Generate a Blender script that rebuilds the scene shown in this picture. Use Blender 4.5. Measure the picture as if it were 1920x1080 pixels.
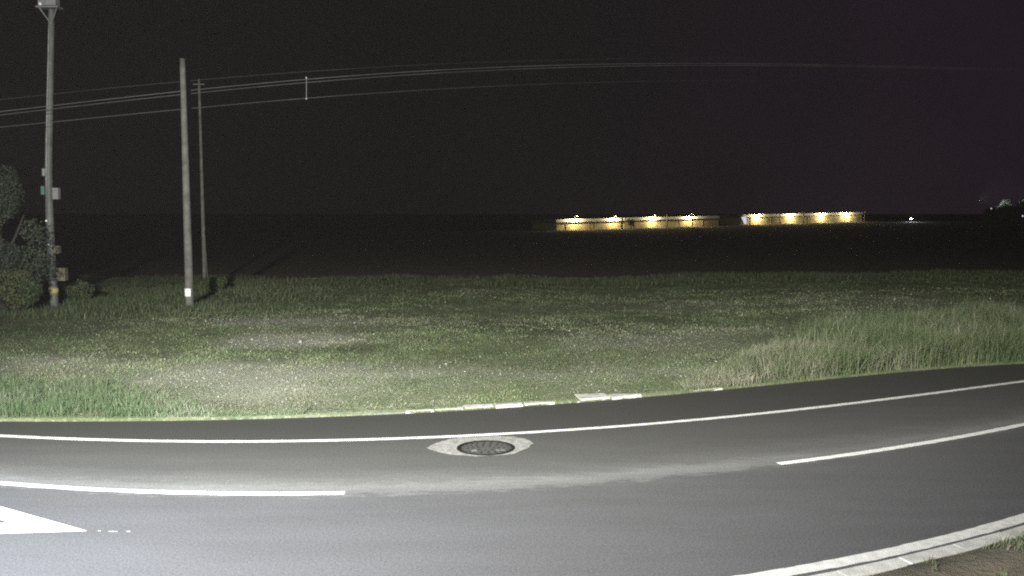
import bpy, bmesh, math, random
import numpy as np
from mathutils import Vector
R = math.radians
for o in list(bpy.data.objects):
    bpy.data.objects.remove(o)
scene = bpy.context.scene
col = scene.collection
rng = np.random.default_rng(11)
random.seed(5)

# ------------------------------------------------------------------ camera
F, CH, HOR = 1720.0, 3.5, 400.0            # focal length in px of a 1920 frame, height, horizon row
TH = math.atan((540 - HOR) / F)
cam = bpy.data.cameras.new('camera')
cam.sensor_width = 36
cam.lens = 36 * F / 1920
cam.clip_start = 0.1
cam.clip_end = 5000
co = bpy.data.objects.new('camera', cam)
col.objects.link(co)
co.location = (0, 0, CH)
co.rotation_euler = (math.pi / 2 - TH, 0, 0)
scene.camera = co

# ------------------------------------------------------------------ night sky
w = bpy.data.worlds.new('World')
scene.world = w
w.use_nodes = True
nt = w.node_tree
bg = nt.nodes['Background']
tc = nt.nodes.new('ShaderNodeTexCoord')
sp = nt.nodes.new('ShaderNodeSeparateXYZ')
nt.links.new(tc.outputs['Generated'], sp.inputs[0])
ns = nt.nodes.new('ShaderNodeTexNoise'); ns.inputs['Scale'].default_value = 4.0; ns.inputs['Detail'].default_value = 1.5
nt.links.new(tc.outputs['Generated'], ns.inputs['Vector'])
mr = nt.nodes.new('ShaderNodeMapRange')
mr.inputs['From Min'].default_value = -0.12; mr.inputs['From Max'].default_value = 0.55
nt.links.new(sp.outputs['X'], mr.inputs['Value'])
ma = nt.nodes.new('ShaderNodeMath'); ma.operation = 'MULTIPLY'
nt.links.new(mr.outputs[0], ma.inputs[0]); nt.links.new(ns.outputs['Fac'], ma.inputs[1])
mx = nt.nodes.new('ShaderNodeMix'); mx.data_type = 'RGBA'
mx.inputs['A'].default_value = (0.0040, 0.0032, 0.0036, 1)
mx.inputs['B'].default_value = (0.0190, 0.0118, 0.0215, 1)
nt.links.new(ma.outputs[0], mx.inputs['Factor'])
nt.links.new(mx.outputs['Result'], bg.inputs['Color'])
bg.inputs['Strength'].default_value = 1.0

# ------------------------------------------------------------------ the street lamps that light the road (standing outside the frame)
def lamp(name, loc, aim, energy, color, size=0.25, angle=165, blend=0.6):
    l = bpy.data.lights.new(name, 'SPOT')
    l.energy = energy; l.color = color; l.shadow_soft_size = size
    l.spot_size = R(angle); l.spot_blend = blend
    o = bpy.data.objects.new(name, l)
    col.objects.link(o)
    o.location = loc
    o.rotation_euler = (Vector(aim) - Vector(loc)).to_track_quat('-Z', 'Y').to_euler()
    return o
lamp('street_light', (-5.9, 6.1, 3.9), (-4.5, 10.5, 0), 7000, (0.72, 0.83, 1.0), 0.16, 172, 0.7)
lamp('flood_light', (-5.5, -2.0, 7.0), (2.5, 33, 2.2), 98000, (1.0, 0.975, 0.88), 0.3, 88, 1.0)

vs = scene.view_settings
scene.display_settings.display_device = 'sRGB'
vs.view_transform = 'Standard'; vs.look = 'None'; vs.exposure = 0; vs.gamma = 1
vs.use_curve_mapping = False
scene.cycles.max_bounces = 4
scene.cycles.use_denoising = False
scene.cycles.filter_width = 2.1      # a soft surveillance lens
scene.cycles.sample_clamp_indirect = 3

# ------------------------------------------------------------------ helpers
def P(px, py, z=0.0):
    """point of the horizontal plane z seen at a photo pixel (measuring aid)"""
    x = (px - 960) / F; v = (540 - py) / F
    d = (x, math.cos(TH) + v * math.sin(TH), -math.sin(TH) + v * math.cos(TH))
    t = (z - CH) / d[2]
    return Vector((d[0] * t, d[1] * t, z))

def at(px, py, Y):
    """point at distance Y ahead seen at a photo pixel"""
    x = (px - 960) / F; v = (540 - py) / F
    d = (x, math.cos(TH) + v * math.sin(TH), -math.sin(TH) + v * math.cos(TH))
    t = Y / d[1]
    return Vector((d[0] * t, Y, CH + d[2] * t))

def lattice(x, y, seed):
    n = np.sin(x * 127.1 + y * 311.7 + seed * 74.7) * 43758.5453
    return n - np.floor(n)
def vnoise(x, y, seed=0):
    x = np.asarray(x, float); y = np.asarray(y, float)
    ix = np.floor(x); iy = np.floor(y); fx = x - ix; fy = y - iy
    fx = fx * fx * (3 - 2 * fx); fy = fy * fy * (3 - 2 * fy)
    a = lattice(ix, iy, seed); b = lattice(ix + 1, iy, seed); c = lattice(ix, iy + 1, seed); d = lattice(ix + 1, iy + 1, seed)
    return (a * (1 - fx) + b * fx) * (1 - fy) + (c * (1 - fx) + d * fx) * fy
def fbm(x, y, seed=0, oct=4):
    s = 0; a = 0.5; t = 0
    for i in range(oct):
        s = s + a * vnoise(x * 2 ** i, y * 2 ** i, seed + i * 7); t += a; a *= 0.55
    return s / t

def material(name, base=(0.2, 0.2, 0.2), rough=0.8, base2=None, scale=8.0, spec=0.3, bump=0.0, bump_scale=40.0, metal=0.0, detail=5, emit=None, contrast=(0.35, 0.65)):
    m = bpy.data.materials.new(name); m.use_nodes = True
    t = m.node_tree; b = t.nodes['Principled BSDF']
    b.inputs['Base Color'].default_value = (*base, 1); b.inputs['Roughness'].default_value = rough
    b.inputs['Specular IOR Level'].default_value = spec; b.inputs['Metallic'].default_value = metal
    tcn = t.nodes.new('ShaderNodeTexCoord')
    if base2:
        n = t.nodes.new('ShaderNodeTexNoise'); n.inputs['Scale'].default_value = scale; n.inputs['Detail'].default_value = detail; n.inputs['Roughness'].default_value = 0.65
        t.links.new(tcn.outputs['Object'], n.inputs['Vector'])
        r = t.nodes.new('ShaderNodeMapRange'); r.inputs['From Min'].default_value = contrast[0]; r.inputs['From Max'].default_value = contrast[1]
        t.links.new(n.outputs['Fac'], r.inputs['Value'])
        x = t.nodes.new('ShaderNodeMix'); x.data_type = 'RGBA'
        x.inputs['A'].default_value = (*base, 1); x.inputs['B'].default_value = (*base2, 1)
        t.links.new(r.outputs[0], x.inputs['Factor']); t.links.new(x.outputs['Result'], b.inputs['Base Color'])
    if bump:
        n2 = t.nodes.new('ShaderNodeTexNoise'); n2.inputs['Scale'].default_value = bump_scale; n2.inputs['Detail'].default_value = 3
        t.links.new(tcn.outputs['Object'], n2.inputs['Vector'])
        bp = t.nodes.new('ShaderNodeBump'); bp.inputs['Strength'].default_value = bump; bp.inputs['Distance'].default_value = 0.02
        t.links.new(n2.outputs['Fac'], bp.inputs['Height']); t.links.new(bp.outputs[0], b.inputs['Normal'])
    if emit:
        b.inputs['Emission Color'].default_value = (*emit[:3], 1); b.inputs['Emission Strength'].default_value = emit[3]
    return m

def tag(o, label=None, cat=None, group=None, kind=None):
    if label: o['label'] = label
    if cat: o['category'] = cat
    if group: o['group'] = group
    if kind: o['kind'] = kind
    return o
def empty(name, loc):
    o = bpy.data.objects.new(name, None); col.objects.link(o); o.location = loc
    return o

class MB:
    """collects shapes for ONE mesh object"""
    def __init__(s): s.bm = bmesh.new()
    def hexa(s, p):
        v = [s.bm.verts.new(q) for q in p]
        for f in ((0, 3, 2, 1), (4, 5, 6, 7), (0, 1, 5, 4), (1, 2, 6, 5), (2, 3, 7, 6), (3, 0, 4, 7)):
            s.bm.faces.new([v[i] for i in f])
    def box(s, c, d, rz=0.0):
        cx, cy, cz = c; dx, dy, dz = (k / 2 for k in d); ca, sa = math.cos(rz), math.sin(rz)
        pts = []
        for z in (-dz, dz):
            for x, y in ((-dx, -dy), (dx, -dy), (dx, dy), (-dx, dy)):
                pts.append((cx + x * ca - y * sa, cy + x * sa + y * ca, cz + z))
        s.hexa(pts)
    def tube(s, pts, radii, n=10, cap=True):
        pts = [Vector(p) for p in pts]
        if not hasattr(radii, '__len__'): radii = [radii] * len(pts)
        rings = []
        for i, p in enumerate(pts):
            t = (pts[min(i + 1, len(pts) - 1)] - pts[max(i - 1, 0)]).normalized()
            up = Vector((0, 0, 1)) if abs(t.z) < 0.9 else Vector((1, 0, 0))
            a = t.cross(up).normalized(); b = t.cross(a).normalized()
            rings.append([s.bm.verts.new(p + (a * math.cos(k * 2 * math.pi / n) + b * math.sin(k * 2 * math.pi / n)) * radii[i]) for k in range(n)])
        for r0, r1 in zip(rings, rings[1:]):
            for k in range(n):
                s.bm.faces.new((r0[k], r0[(k + 1) % n], r1[(k + 1) % n], r1[k]))
        if cap:
            s.bm.faces.new(rings[0][::-1]); s.bm.faces.new(rings[-1])
    def build(s, name, mat, parent=None, smooth=False, bevel=0.0, loc=None):
        bmesh.ops.recalc_face_normals(s.bm, faces=s.bm.faces)
        if bevel:
            bmesh.ops.bevel(s.bm, geom=s.bm.edges[:], offset=bevel, segments=2, affect='EDGES', profile=0.7)
        me = bpy.data.meshes.new(name); s.bm.to_mesh(me); s.bm.free()
        if smooth:
            me.polygons.foreach_set('use_smooth', [True] * len(me.polygons))
        me.materials.append(mat)
        o = bpy.data.objects.new(name, me); col.objects.link(o)
        if parent: o.parent = parent
        if loc: o.location = loc
        return o

def np_mesh(name, verts, faces, mat, colors=None, smooth=False):
    """faces: (n,k) array"""
    me = bpy.data.meshes.new(name)
    verts = np.asarray(verts, np.float32); faces = np.asarray(faces, np.int32)
    k = faces.shape[1]
    me.vertices.add(len(verts)); me.vertices.foreach_set('co', verts.ravel())
    me.loops.add(faces.size); me.loops.foreach_set('vertex_index', faces.ravel())
    me.polygons.add(len(faces))
    me.polygons.foreach_set('loop_start', np.arange(0, faces.size, k, dtype=np.int32))
    me.polygons.foreach_set('loop_total', np.full(len(faces), k, np.int32))
    if smooth: me.polygons.foreach_set('use_smooth', np.ones(len(faces), bool))
    if colors is not None:
        a = me.color_attributes.new('tint', 'FLOAT_COLOR', 'POINT')
        c = np.ones((len(verts), 4), np.float32); c[:, :colors.shape[1]] = colors
        a.data.foreach_set('color', c.ravel())
    me.update(); me.validate()
    me.materials.append(mat)
    o = bpy.data.objects.new(name, me); col.objects.link(o)
    return o

# ------------------------------------------------------------------ road plan: five curves y(x) measured from the photograph
def curve(pix, deg, xr):
    p = np.array([P(*q)[:2] for q in pix]); c = np.polyfit(p[:, 0], p[:, 1], deg); dc = np.polyder(c)
    x0, x1 = xr
    def f(x):
        x = np.asarray(x, float); xc = np.clip(x, x0, x1)
        y = np.polyval(c, xc)
        y = y + np.where(x > x1, (x - x1) * 0.62, 0) + np.where(x < x0, (x - x0) * -0.15, 0)
        return y
    return f
kerb_y = curve([(0, 790), (250, 790), (450, 786), (640, 781), (830, 771), (1040, 758), (1200, 745), (1400, 727), (1600, 706), (1920, 682)], 4, (-9, 12.5))
edge_y = curve([(0, 817), (200, 826), (400, 828), (600, 826), (800, 820), (1000, 811), (1200, 797), (1400, 778), (1600, 756), (1800, 731), (1920, 715)], 4, (-8.5, 11))
cent_y = curve([(0, 907), (200, 918), (400, 924), (640, 926), (1465, 871), (1600, 851), (1750, 826), (1920, 797)], 3, (-7, 9))
near_y = curve([(1379, 1089), (1632, 1043), (1789, 1008), (1914, 973)], 2, (-1.5, 6.5))
nearkerb_y = lambda x: near_y(x) - 0.245

# ------------------------------------------------------------------ ground, one sheet to the horizon
SHED_A, SHED_B = P(1045, 432, -1.15), at(1612, 415.2, 318)
_d = SHED_B - SHED_A; SHED_L = math.hypot(_d.x, _d.y); SHED_SLOPE = _d.z / SHED_L
def rise(x, y):
    a = ((x - SHED_A.x) * _d.x + (y - SHED_A.y) * _d.y) / SHED_L
    t_ = np.clip((y - 120) / 110, 0, 1)
    return np.clip(a, 0, SHED_L * 1.15) * SHED_SLOPE * t_ * t_ * (3 - 2 * t_)
def verge_height(x, s, y):
    """height of the ground at x, s metres beyond the kerb, y ahead"""
    h = 0.03 + 0.09 * np.clip(s / 2.0, 0, 1) + 0.10 * (fbm(x * 0.35, y * 0.35, 3) - 0.5) * np.clip(s / 1.5, 0, 1)
    h = h + 0.16 * np.exp(-((y - 45.5 - 1.2 * (vnoise(x * 0.2, 0 * x, 9) - 0.5)) / 1.1) ** 2)       # low bank at the far edge of the grass
    h = h + 0.25 * np.clip((x - 5) / 8, 0, 1) * np.clip(s / 4, 0, 1)
    far = np.clip((y - 47) / 200, 0, 1)
    return h * (1 - np.clip((y - 46.5) / 3, 0, 1)) + np.clip((y - 46.5) / 3, 0, 1) * (-0.25) + far * -0.9 + rise(x, y) + 0.05 * (vnoise(x * 0.5, y * 1.3, 5) - 0.5) * (y > 47)

xs = np.concatenate([-np.geomspace(2500, 46, 14), np.arange(-45, 45.1, 0.3), np.geomspace(46, 2500, 14)])
ss = np.concatenate([np.arange(0, 34, 0.25), np.geomspace(34.5, 3500, 40)])
X, S = np.meshgrid(xs, ss)
KY = kerb_y(np.clip(X, -60, 60))
Y = KY + S
Z = verge_height(X, S, Y)
near_rows = np.concatenate([-np.geomspace(2500, 1.0, 12), [-0.6, -0.35, -0.2101, -0.21, 0.0]])   # nearer side and the bed under the road
Xn, Sn = np.meshgrid(xs, np.array([-3000, -300, -40, -12, -4, -1.5, -0.7, -0.201, -0.2, 0.0]))
nb = nearkerb_y(np.clip(Xn, -60, 60))
Yn = nb + Sn
Zn = np.where(Sn <= -0.201, 0.015 + 0.03 * vnoise(Xn * 2, Yn * 2, 4), -0.06)
Yb = KY[:1] - 0.001; Zb = np.full_like(Yb, -0.06)
GX = np.vstack([Xn, X[:1], X]); GY = np.vstack([Yn, Yb, Y]); GZ = np.vstack([Zn, Zb, Z])
nr, nc = GX.shape
V = np.stack([GX, GY, GZ], -1).reshape(-1, 3)
I = np.arange(nr * nc).reshape(nr, nc)
Fq = np.stack([I[:-1, :-1], I[:-1, 1:], I[1:, 1:], I[1:, :-1]], -1).reshape(-1, 4)

def ell(x, y, cx, cy, rx, ry, rot=0.0):
    c, s_ = math.cos(rot), math.sin(rot)
    u = ((x - cx) * c + (y - cy) * s_) / rx; v = (-(x - cx) * s_ + (y - cy) * c) / ry
    return np.exp(-(u * u + v * v))
def pale_map(x, y):
    """dry gravelly ground: 0 grass .. 1 bare pale stones"""
    p = 1.5 * ell(x, y, -5.9, 24.3, 1.7, 1.3) + 0.5 * ell(x, y, -6.0, 28.5, 4.5, 1.5) + 0.85 * ell(x, y, -4.9, 17.6, 1.9, 1.5) + 0.6 * ell(x, y, -6.2, 19.5, 2.6, 1.6)
    p = p + 0.5 * ell(x, y, -10.5, 20.5, 2.0, 1.6) + 0.5 * ell(x, y, -1.0, 19.2, 2.6, 1.2) + 0.45 * ell(x, y, 4.2, 24.5, 3.2, 2.6) + 0.45 * ell(x, y, 4.0, 19.6, 1.8, 0.9) + 0.3 * ell(x, y, 12, 33, 9, 3)
    n = fbm(x * 0.55, y * 0.45, 21)
    return np.clip(p * (0.45 + 1.1 * n) + 0.55 * np.clip(n - 0.52, 0, 1), 0, 1)
pale = pale_map(V[:, 0], V[:, 1])
field = np.clip((V[:, 1] - 45.8) / 1.5, 0, 1)
side = (np.arange(len(V)) < Xn.size).astype(float)
dark = 1.0 * ell(V[:, 0], V[:, 1], -15.2, 25.6, 3.3, 0.75) + 0.8 * ell(V[:, 0], V[:, 1], 1.5, 27.5, 4.0, 2.0) + 0.6 * ell(V[:, 0], V[:, 1], -5.0, 22.5, 2.4, 0.7)  # first ellipse paints a cast shadow into the ground; the others only darken it
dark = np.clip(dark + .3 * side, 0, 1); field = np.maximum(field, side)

gm = bpy.data.materials.new('ground_soil'); gm.use_nodes = True
t = gm.node_tree; b = t.nodes['Principled BSDF']; b.inputs['Roughness'].default_value = 0.95; b.inputs['Specular IOR Level'].default_value = 0.1
def N(t, kind, **kw):
    n = t.nodes.new(kind)
    for k, v in kw.items():
        if hasattr(n, k): setattr(n, k, v)
        else: n.inputs[k.replace('_', ' ')].default_value = v
    return n
def mixc(t, fac, a, b_):
    m = t.nodes.new('ShaderNodeMix'); m.data_type = 'RGBA'
    for sock, val in (('Factor', fac), ('A', a), ('B', b_)):
        if isinstance(val, (tuple, float, int)):
            m.inputs[sock].default_value = (*val, 1) if isinstance(val, tuple) else val
        else: t.links.new(val, m.inputs[sock])
    return m.outputs['Result']
def rng_map(t, val, a, b_, c=0.0, d=1.0):
    m = t.nodes.new('ShaderNodeMapRange'); t.links.new(val, m.inputs['Value'])
    for k, v in zip(('From Min', 'From Max', 'To Min', 'To Max'), (a, b_, c, d)): m.inputs[k].default_value = v
    return m.outputs[0]
def math2(t, op, a, b_):
    m = t.nodes.new('ShaderNodeMath'); m.operation = op
    for i, val in enumerate((a, b_)):
        if isinstance(val, (float, int)): m.inputs[i].default_value = val
        else: t.links.new(val, m.inputs[i])
    return m.outputs[0]
at_ = N(t, 'ShaderNodeAttribute', attribute_name='tint'); sep = t.nodes.new('ShaderNodeSeparateColor'); t.links.new(at_.outputs['Color'], sep.inputs[0])
tcn = t.nodes.new('ShaderNodeTexCoord')
def noise(t, vec, scale, detail=4, rough=0.6):
    n = N(t, 'ShaderNodeTexNoise', Scale=scale, Detail=detail, Roughness=rough); t.links.new(vec, n.inputs['Vector']); return n.outputs['Fac']
vec = tcn.outputs['Object']
fine = noise(t, vec, 14.0, 5, 0.7); mid = noise(t, vec, 1.6, 4)
moss = mixc(t, rng_map(t, mid, 0.35, 0.65), (0.062, 0.088, 0.040), (0.115, 0.125, 0.072))
moss = mixc(t, rng_map(t, fine, 0.5, 0.75), moss, (0.20, 0.195, 0.145))
vor = N(t, 'ShaderNodeTexVoronoi', Scale=22.0); t.links.new(vec, vor.inputs['Vector'])
stone = mixc(t, rng_map(t, vor.outputs['Distance'], 0.05, 0.35), (0.38, 0.39, 0.34), (0.19, 0.20, 0.155))
stone = mixc(t, rng_map(t, fine, 0.45, 0.7), stone, (0.31, 0.32, 0.26))
pf = math2(t, 'MULTIPLY', rng_map(t, math2(t, 'ADD', sep.outputs[0], math2(t, 'MULTIPLY', math2(t, 'SUBTRACT', fine, 0.5), 1.2)), 0.1, 0.75), 0.95)
surf = mixc(t, pf, moss, stone)
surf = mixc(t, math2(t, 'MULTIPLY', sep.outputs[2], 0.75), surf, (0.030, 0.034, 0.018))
furrow = noise(t, vec, 0.8, 5, 0.7)
soil = mixc(t, rng_map(t, furrow, 0.35, 0.65), (0.080, 0.069, 0.054), (0.14, 0.122, 0.092))
surf = mixc(t, sep.outputs[1], surf, soil)
t.links.new(surf, b.inputs['Base Color'])
bp = N(t, 'ShaderNodeBump', Strength=0.9, Distance=0.05); t.links.new(fine, bp.inputs['Height']); t.links.new(bp.outputs[0], b.inputs['Normal'])
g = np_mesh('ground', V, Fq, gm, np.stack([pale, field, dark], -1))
tag(g, kind='structure')

# ------------------------------------------------------------------ road
rx = np.concatenate([np.arange(-60, -12, 2.0), np.arange(-12, 16, 0.2), np.arange(16, 60, 2.0)])
keys = [near_y(rx) - 0.245, near_y(rx), cent_y(rx), edge_y(rx), kerb_y(rx)]
rows, vv = [], []
for k in range(4):
    n = [2, 10, 10, 6][k]
    for j in range(n):
        rows.append(keys[k] + (keys[k + 1] - keys[k]) * j / n); vv.append(k + j / n)
rows.append(keys[4] - 0.002); vv.append(4.0)
RY = np.array(rows); RX = np.tile(rx, (len(rows), 1)); RV = np.tile(np.array(vv)[:, None], (1, len(rx)))
V = np.stack([RX, RY, np.zeros_like(RX)], -1).reshape(-1, 3)
I = np.arange(RX.size).reshape(RX.shape)
Fq = np.stack([I[:-1, :-1], I[:-1, 1:], I[1:, 1:], I[1:, :-1]], -1).reshape(-1, 4)
am = bpy.data.materials.new('asphalt'); am.use_nodes = True
t = am.node_tree; b = t.nodes['Principled BSDF']; b.inputs['Roughness'].default_value = 0.85; b.inputs['Specular IOR Level'].default_value = 0.25
at_ = N(t, 'ShaderNodeAttribute', attribute_name='tint'); sep = t.nodes.new('ShaderNodeSeparateColor'); t.links.new(at_.outputs['Color'], sep.inputs[0])
acr = sep.outputs[0]                                    # 0 near edge .. 1 kerb (v / 4)
tcn = t.nodes.new('ShaderNodeTexCoord'); vec = tcn.outputs['Object']
mp = N(t, 'ShaderNodeMapping'); mp.inputs['Scale'].default_value = (0.5, 2.2, 1); t.links.new(vec, mp.inputs['Vector'])
grain = noise(t, vec, 38.0, 5, 1.0); blot = noise(t, mp.outputs[0], 0.9, 5, 0.6); streak = noise(t, mp.outputs[0], 5.0, 5, 0.75)
wob = math2(t, 'ADD', acr, math2(t, 'MULTIPLY', math2(t, 'SUBTRACT', streak, 0.5), 0.075))
ramp = t.nodes.new('ShaderNodeValToRGB'); t.links.new(wob, ramp.inputs[0])
cr = ramp.color_ramp
stops = [(0.0, (0.062, 0.061, 0.065)), (0.27, (0.064, 0.063, 0.067)), (0.44, (0.070, 0.070, 0.074)), (0.490, (0.076, 0.076, 0.078)), (0.499, (0.130, 0.130, 0.130)), (0.522, (0.155, 0.156, 0.153)), (0.545, (0.105, 0.105, 0.102)), (0.60, (0.074, 0.074, 0.070)), (0.70, (0.062, 0.062, 0.058)), (0.748, (0.056, 0.056, 0.051)), (0.765, (0.040, 0.040, 0.036)), (1.0, (0.034, 0.034, 0.030))]
while len(cr.elements) < len(stops): cr.elements.new(0.5)
for e, (p, c) in zip(cr.elements, stops): e.position = p; e.color = (*c, 1)
c1 = mixc(t, rng_map(t, blot, 0.35, 0.7, 0.0, 0.35), ramp.outputs[0], (0.042, 0.042, 0.042))
mul = t.nodes.new('ShaderNodeMix'); mul.data_type = 'RGBA'; mul.blend_type = 'MULTIPLY'; mul.inputs['Factor'].default_value = 1
t.links.new(c1, mul.inputs['A'])
gr = rng_map(t, grain, 0.3, 0.7, 0.15, 1.55)
cmb = t.nodes.new('ShaderNodeCombineColor')
for i in range(3): t.links.new(gr, cmb.inputs[i])
t.links.new(cmb.outputs[0], mul.inputs['B']); t.links.new(mul.outputs['Result'], b.inputs['Base Color'])
bp = N(t, 'ShaderNodeBump', Strength=0.5, Distance=0.008); t.links.new(grain, bp.inputs['Height']); t.links.new(bp.outputs[0], b.inputs['Normal'])
tint = np.stack([RV.ravel() / 4, RV.ravel() * 0, RV.ravel() * 0], -1)
tag(np_mesh('road', V, Fq, am, tint), kind='structure')

# painted lines: sheets 4 mm above the asphalt
paint = material('road_paint', (0.62, 0.62, 0.60), 0.6, (0.44, 0.44, 0.42), 9.0, 0.3, 0.3, 90, contrast=(0.42, 0.75))
worn = material('worn_paint', (0.40, 0.40, 0.385), 0.7, (0.26, 0.26, 0.25), 9.0, 0.3, 0.3, 90, contrast=(0.4, 0.75))
def stripe(name, f, x0, x1, width, off=0.0, ragged=0.004, mat=None):
    x = np.arange(x0, x1 + 1e-6, 0.1); y = f(x) + off
    dy = np.gradient(y, x); nl = np.sqrt(1 + dy * dy); nx, ny = -dy / nl, 1 / nl
    r1 = width / 2 + ragged * rng.standard_normal(len(x)); r0 = width / 2 + ragged * rng.standard_normal(len(x))
    a = np.stack([x - nx * r0, y - ny * r0, np.full_like(x, 0.004)], -1); c = np.stack([x + nx * r1, y + ny * r1, np.full_like(x, 0.004)], -1)
    n = len(x); i = np.arange(n - 1)
    o = np_mesh(name, np.vstack([a, c]), np.stack([i, i + 1, i + 1 + n, i + n], -1), mat or paint)
    return tag(o, kind='structure')
stripe('road_edge_line', edge_y, -40, 40, 0.13)
cx0 = P(648, 926).x; cx1 = P(1462, 872).x
stripe('road_center_line', cent_y, -14, cx0, 0.13)
stripe('road_center_line', cent_y, cx1, cx1 + 9.0, 0.13)
stripe('road_edge_line', near_y, -2, 20, 0.185, 0.0, mat=worn)

# give-way triangle, most of it off to the left
tip = P(163, 996); u0 = (P(0, 950) - tip).normalized(); l0 = (P(0, 1001) - tip).normalized()
LEN = 4.2
A, B_ = tip + u0 * LEN, tip + l0 * LEN
ti = P(22, 981); a2 = ti + u0 * (LEN - 1.9); b2 = ti + l0 * (LEN - 1.9)
bm = bmesh.new()
vs_ = [bm.verts.new((p.x, p.y, 0.004)) for p in (tip, A, B_, ti, a2, b2)]
for f in ((0, 1, 4, 3), (1, 2, 5, 4), (2, 0, 3, 5)): bm.faces.new([vs_[i] for i in f])
bmesh.ops.recalc_face_normals(bm, faces=bm.faces)
me = bpy.data.meshes.new('road_marking'); bm.to_mesh(me); bm.free(); me.materials.append(paint)
o = bpy.data.objects.new('road_triangle_marking', me); col.objects.link(o); tag(o, kind='structure')
# paint chips right of its tip
mb = MB()
for px, py, ln in ((186, 996, .03), (211, 997, .09), (240, 997, .04)):
    p = P(px, py); mb.bm.faces.new([mb.bm.verts.new((p.x + dx * ln, p.y + dy, 0.004)) for dx, dy in ((-.6, -.003), (.5, -.007), (.7, .002), (-.4, .006))])
tag(mb.build('road_paint_flecks', paint), kind='structure')

# ------------------------------------------------------------------ manhole in its concrete patch
conc = material('patch_concrete', (0.24, 0.24, 0.225), 0.9, (0.12, 0.12, 0.115), 9.0, 0.2, 0.4, 60)
iron = material('cast_iron', (0.007, 0.008, 0.006), 0.8, (0.016, 0.016, 0.012), 20.0, 0.08, 0.4, 70, 0.0)
mc = P(911, 840.5); RAD = 0.435
mh = empty('manhole_cover', (mc.x, mc.y, 0)); tag(mh, 'round cast iron manhole cover in a pale concrete patch on the road', 'manhole cover')
out_px = [(800, 840), (812, 833), (826, 829), (842, 824), (862, 821), (890, 820), (925, 818), (962, 819), (985, 823), (1000, 832), (990, 840), (976, 847), (962, 852), (935, 854.5), (900, 856), (870, 855), (845, 853), (826, 850), (812, 845)]
outer = []
raw = [P(*q) for q in out_px]
for i, p in enumerate(raw):
    q = raw[(i + 1) % len(raw)]
    for k in range(4):
        m = p.lerp(q, k / 4); outer.append((m.x - mc.x + random.gauss(0, .008), m.y - mc.y + random.gauss(0, .008)))
mb = MB()
ang = [math.atan2(y, x) for x, y in outer]
inner = [(math.cos(a) * RAD, math.sin(a) * RAD) for a in ang]
vo = [mb.bm.verts.new((x, y, 0.006)) for x, y in outer]; vi = [mb.bm.verts.new((x, y, 0.006)) for x, y in inner]
for i in range(len(outer)):
    j = (i + 1) % len(outer)
    mb.bm.faces.new((vo[i], vo[j], vi[j], vi[i]))
mb.build('concrete_patch', conc, mh)
mb = MB()
n = 48
prof = [(RAD, 0.006), (RAD - .002, 0.014), (RAD - .05, 0.014), (RAD - .052, -0.012)]
rings = [[mb.bm.verts.new((r * math.cos(k * 2 * math.pi / n), r * math.sin(k * 2 * math.pi / n), z)) for k in range(n)] for r, z in prof]
for r0, r1 in zip(rings, rings[1:]):
    for k in range(n): mb.bm.faces.new((r0[k], r0[(k + 1) % n], r1[(k + 1) % n], r1[k]))
mb.build('frame', iron, mh)
mb = MB()
mb.tube([(0, 0, -0.03), (0, 0, -0.008)], RAD - .056, 48)
for r in (0.12, 0.2, 0.28, 0.35):
    for k in range(int(r * 60)):
        a = k * 2 * math.pi / int(r * 60) + r * 9
        mb.box((r * math.cos(a), r * math.sin(a), -0.004), (0.045, 0.03, 0.012), a)
mb.build('lid', iron, mh)
wet = material('puddle_glint', (0.19, 0.195, 0.18), 0.6, (0.07, 0.07, 0.06), 25.0)  # puddles on the lid, their wet highlight painted as pale colour
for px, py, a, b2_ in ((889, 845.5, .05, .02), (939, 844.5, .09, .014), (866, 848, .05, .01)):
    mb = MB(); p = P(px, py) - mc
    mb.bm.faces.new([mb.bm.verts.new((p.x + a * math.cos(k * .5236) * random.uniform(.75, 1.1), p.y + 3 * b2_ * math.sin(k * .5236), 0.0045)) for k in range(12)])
    mb.build('puddle_highlight', wet, mh)

# ------------------------------------------------------------------ kerb stones
kst = material('kerb_concrete', (0.46, 0.45, 0.42), 0.9, (0.27, 0.26, 0.23), 6.0, 0.2, 0.5, 50)
kpale = material('pale_kerb', (0.33, 0.325, 0.31), 0.9, (0.20, 0.195, 0.185), 5.0, 0.2, 0.4, 50, contrast=(.4, .75))
kdull = material('mossy_kerb', (0.13, 0.15, 0.12), 0.95, (0.09, 0.095, 0.07), 9.0, 0.1, 0.5, 50)
def kerb_stone(x0, x1, f, depth, h, label, group, off=0.0, cat='kerb stone', tilt=0.0, depth1=None):
    depth1 = depth if depth1 is None else depth1
    ya, yb = float(f(x0)) + off, float(f(x1)) + off
    d = Vector((x1 - x0, yb - ya, 0)); L = d.length; d.normalize(); nrm = Vector((-d.y, d.x, 0))
    mb = MB(); pts = []
    for z in (-0.1, h):
        for a, c in ((0.006, 0), (L - 0.006, 0), (L - 0.006 + .15 * depth1, depth1), (0.006 + .15 * depth, depth)):
            q = d * a + nrm * c
            pts.append((q.x + random.gauss(0, .004), q.y + random.gauss(0, .004), z + (random.gauss(0, .004) + tilt * a if z > 0 else 0)))
    mb.hexa(pts)
    o = mb.build('kerb_stone', kst, None, False, 0.008, (x0, ya, 0))
    return tag(o, label, cat, group)
def kx(px, py): return P(px, py).x
gr1 = 'kerb stones along the grass verge'
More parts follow.
